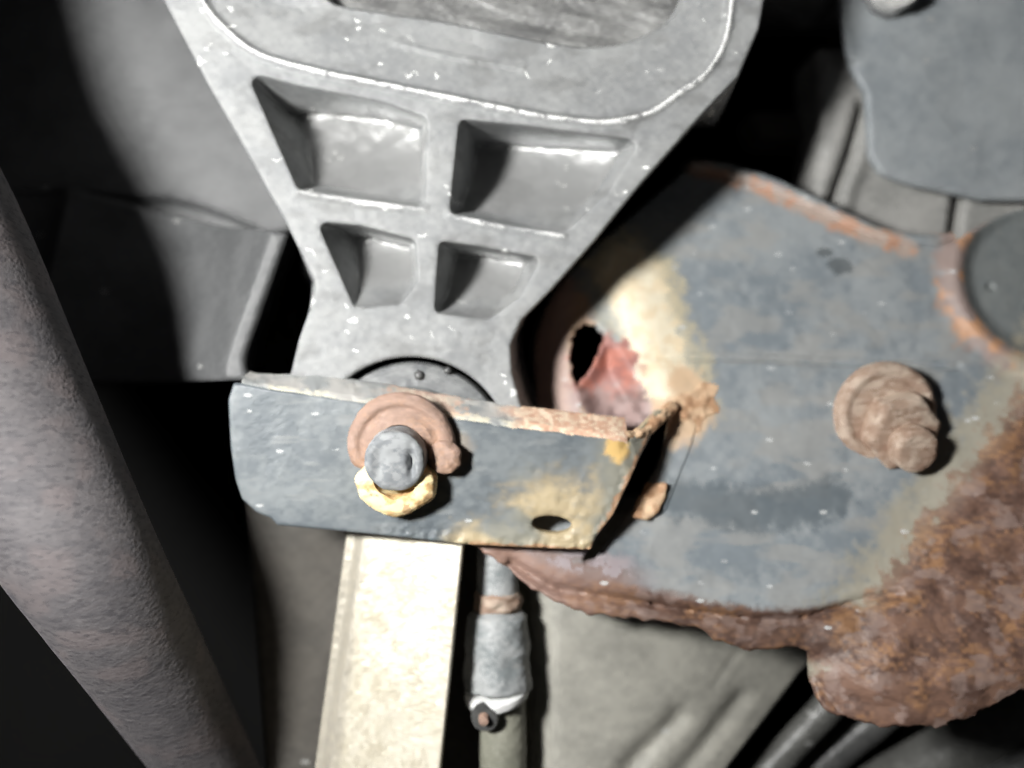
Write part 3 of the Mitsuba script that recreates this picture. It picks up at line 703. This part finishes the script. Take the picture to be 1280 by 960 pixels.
# ------------------------------------------------------------------ gearbox at the bottom
gb = rounded(pp([(664, 640), (1120, 640), (1120, 800), (1022, 868), (920, 975), (900, 1030), (664, 1030)], 22), 1.5)
gl = [LineString(pp(s_, 22)) for s_ in ([(900, 866), (930, 830), (948, 800)], [(760, 1000), (800, 950), (850, 905)], [(830, 1000), (880, 950), (935, 890)])]
def gb_y(q):
    n3 = np.c_[q, q[:, :1] * 0]
    x0 = pl(690, 0, 22)[0]
    y = 23 + .03 * np.clip(q[:, 0] - pl(760, 0, 22)[0], 0, 99)**1.6 + .06 * np.clip(x0 + 3 - q[:, 0], 0, 20)**2.2 + 1.0 * (nfbm(n3 * .06, 3, 90) - .5)
    for ln, dd, ww in zip(gl, (.5, 2.2, 2.0), (.8, 3.0, 3.0)):
        y = y + dd * np.exp(-(shapely.distance(ln, shapely.points(q)) / ww)**2)
    return y
add('gearbox_case', relief(gb, gb_y, 40, res=1.1, edge=1.5), 'mat_gearbox', smooth=50)
thing('gearbox_case', 'smooth dusty olive grey gearbox case under the rusty flange', 'gearbox')

# hydraulic fitting beside the bar
fx = lambda x, y, d: np.array([(x - 640) / F * (D + d), d, (480 - y) / F * (D + d)])
FD = 19
f0, f1 = fx(622, 660, FD), fx(622, 1010, FD)
up = lambda y: fx(622, y, FD)
k = (D + FD) / F
axz = (0, 0, -1)
prof_t = [(0, 0), (5.4, 0), (5.6, 12), (5.4, 17)]
add('hose_fitting__upper_tube', lathe([(0, 0), (5.4, 0), (5.5, 19), (0, 19)], up(655), axz, n=64, rough=.15), 'mat_fit')
add('hose_fitting__rust_band', lathe([(3, 0), (6.0, 0), (6.5, 1.2), (6.4, 4.2), (5.6, 5.2), (3, 5.2)], up(740), axz, n=64, rough=1.3, freq=.4, seed=94), 'mat_rust_tan', smooth=50)
add('hose_fitting__sleeve', lathe([(3, 0), (6.2, 0), (7.8, 1.6), (8.4, 6), (8.6, 14), (9.0, 17.5), (8.8, 21.0), (3, 21)], up(762), axz, n=72, rough=1.3, freq=.2, seed=95), 'mat_fit', smooth=50)
ring = lathe([(4, 0), (7.4, 0), (8.6, .9), (8.6, 2.6), (7.6, 3.6), (4, 3.6)], up(857) + [-.6, -1.6, 0], (.2, .3, -1), n=72, rough=.25)
add('hose_fitting__white_ring', ring, 'mat_white')
part('hose_fitting__white_ring', 'shiny white ring')
add('hose_fitting__lower_tube', lathe([(0, 0), (6.0, 0), (6.2, 14), (6.0, 34), (0, 34)], up(866) + [1.4, .5, 0], axz, n=64, rough=.3), 'mat_olive')
add('hose_fitting__plug', lathe([(0, 4), (3.2, 3.6), (3.6, 2), (3.6, -3), (0, -3)], fx(607, 892, 13), (-.05, -1, -.2), n=40, rough=.3), 'mat_rubber')
add('hose_fitting__plug__pin', lathe([(0, 2.2), (1.2, 2.0), (1.4, 0), (0, 0)], fx(605, 897, 9), (-.05, -1, -.2), n=24, rough=.2), 'mat_rust_pink')
thing('hose_fitting', 'grey metal hose fitting with a white ring just right of the bar', 'fitting')
# olive duct behind the fitting
du = rounded(pp([(604, 650), (690, 650), (690, 1030), (604, 1030)], 40), 1)
xc = pl(664, 0, 40)[0]
add('duct', relief(du, lambda q: 36 + .05 * (q[:, 0] - xc)**2 + 1.2 * (nfbm(np.c_[q * .12, q[:, :1] * 0], 3, 97) - .5), 12, res=.9, edge=1), 'mat_olive', smooth=50)
thing('duct', 'narrow olive duct between the hose fitting and the gearbox case', 'duct')

# hoses in the bottom right corner
def hose(key, a, b, r, d, mat, label, **kw):
    p0, p1 = fx(*a, d), fx(*b, d)
    t = np.linspace(0, 1, 60)[:, None]
    pts = p0 + (p1 - p0) * t + np.array([0, 1, 0]) * (3 * (t - .5)**2) + np.array([.6, 0, .4]) * np.sin(t * 5)
    add(key, tube(pts, r, n=40, rough=.25, freq=.2, seed=int(r * 10)), mat, smooth=60)
    thing(key, label, 'hose', 'hoses in the bottom right corner')
hose('hose', (1110, 800), (900, 1030), 4.6, 46, 'mat_hose', 'grey hose along the gearbox edge, leftmost of the bottom right hoses')
hose('hose_001', (1180, 830), (960, 1010), 5.2, 56, 'mat_rubber', 'black shiny hose, second from the left at the bottom right')
hose('hose_002', (1400, 830), (1060, 1010), 9.0, 58, 'mat_hose', 'thick grey hose below the rusty corner of the subframe')
hose('hose_003', (1420, 890), (1180, 1010), 5.5, 50, 'mat_rubber', 'black hose in the extreme bottom right corner')

# ------------------------------------------------------------------ upper right: shield, ribbed casing, bolt
sh = rounded(pp([(1040, -110), (1052, 20), (1058, 62), (1068, 92), (1082, 116), (1088, 196), (1102, 218), (1140, 232), (1230, 250), (1420, 252), (1420, -110)], 46), 2.2)
add('heat_shield', relief(sh, lambda q: 46 + 1.6 * (nfbm(np.c_[q * .05, q[:, :1] * 0], 3, 100) - .5) + .25 * (nfbm(np.c_[q * .5, q[:, :1] * 0], 3, 101) - .5) + 1.2 * np.exp(-(np.hypot(q[:, 0] - pl(1068, 82, 46)[0], q[:, 1] - pl(1068, 82, 46)[1]) / 1.3)**2), 3, res=1.0, edge=1.4), 'mat_shield', smooth=50)
thing('heat_shield', 'flat blue grey shield plate in the upper right corner', 'shield')
ca = rounded(pp([(1020, 60), (1062, 60), (1110, 150), (1110, 210), (1420, 220), (1420, 330), (1040, 330), (985, 300), (1012, 252), (1026, 160), (1020, 110)], 55), 2)
r1 = LineString(pp([(1075, 135), (1060, 190), (1034, 262)], 55))
r2 = LineString(pp([(1198, 240), (1190, 292)], 55))
def ca_y(q):
    pts = shapely.points(q)
    y = 54 + 1.2 * (nfbm(np.c_[q * .08, q[:, :1] * 0], 3, 105) - .5)
    y = y + 4.0 * np.exp(-(shapely.distance(r1, pts) / 1.2)**4) + 5.0 * np.exp(-(shapely.distance(r2, pts) / 1.7)**4)
    return y - 1.6 * np.exp(-((shapely.distance(r1, pts) - 4) / 2.5)**2)
add('ribbed_casing', relief(ca, ca_y, 25, res=.9, edge=2.4, rings=[(r1.buffer(1.2), (.5, 0, -.5)), (r2.buffer(1.6), (.5, 0, -.5))]), 'mat_casing', smooth=50)
thing('ribbed_casing', 'pale grey ribbed casing showing left of and below the shield plate', 'casing')
pr_ = fx(1116, -8, 42)
add('shield_bolt__head', lathe([(0, 6), (5.6, 5.6), (6.2, 4.6), (6.4, 0), (0, 0)], pr_ + [0, 0, 1.0], (0, -1, -.12), n=64, hexa=.35, rough=.2), 'mat_steel')
add('shield_bolt__washer', lathe([(0, 1.4), (7.4, 1.3), (7.8, .7), (7.8, -1), (0, -1)], pr_ + [0, 2.2, 1.6], (0, -1, -.05), n=64), 'mat_bush')
thing('shield_bolt', 'bright steel bolt head at the top edge of the shield plate', 'bolt')
cl = spline([fx(930, 2, 60), fx(975, 18, 60), fx(1005, 28, 58), fx(1030, 14, 58), fx(1060, -20, 58)], n=14)
add('wiring_clip', tube(cl, 2.0, n=20, rough=.4, freq=.3), 'mat_rubber', smooth=50)
thing('wiring_clip', 'dark curved cable between the arm top and the shield plate', 'cable')
le = rounded(pp([(935, 140), (1030, 140), (1035, 175), (950, 172)], 75), 1.5)
add('casing_ledge', relief(le, lambda q: 75 + .2 * nfbm(np.c_[q * .3, q[:, :1] * 0], 3), 20, res=1.5, edge=2), 'mat_member', smooth=50)
thing('casing_ledge', 'dim ledge in the dark gap left of the ribbed casing', 'ledge')

# ------------------------------------------------------------------ the inspection lamp that lights it, left of the camera
ld = (AIM - LAMP) / np.linalg.norm(AIM - LAMP)
lx, lz, la = frame(ld)
th = np.arange(48) * 2 * np.pi / 48
dv = np.vstack([LAMP[None], LAMP + LAMP_R * (np.cos(th)[:, None] * lx + np.sin(th)[:, None] * lz)])
k_ = np.arange(48)
disc = trimesh.Trimesh(dv, np.stack([k_ * 0, 1 + k_, 1 + (k_ + 1) % 48], 1), process=False)
if np.dot(disc.face_normals[0], ld) < 0:
    disc.invert()
disc.vertices = np.array(disc.vertices) * .001
scene['inspection_lamp__lens'] = mikit.ply(disc, 'mat_lamp', emitter={'type': 'area', 'radiance': {'type': 'rgb', 'value': list(map(float, LAMP_RADIANCE))}})
add('inspection_lamp__body', lathe([(0, -90), (17, -89), (18, -86), (18, -20), (32, -5), (32.4, .4), (30.6, .4), (30.2, -.6), (0, -.6)], LAMP, ld, n=48), 'mat_lamp')
thing('inspection_lamp', 'small torch held left of the camera and lighting the parts', 'lamp')
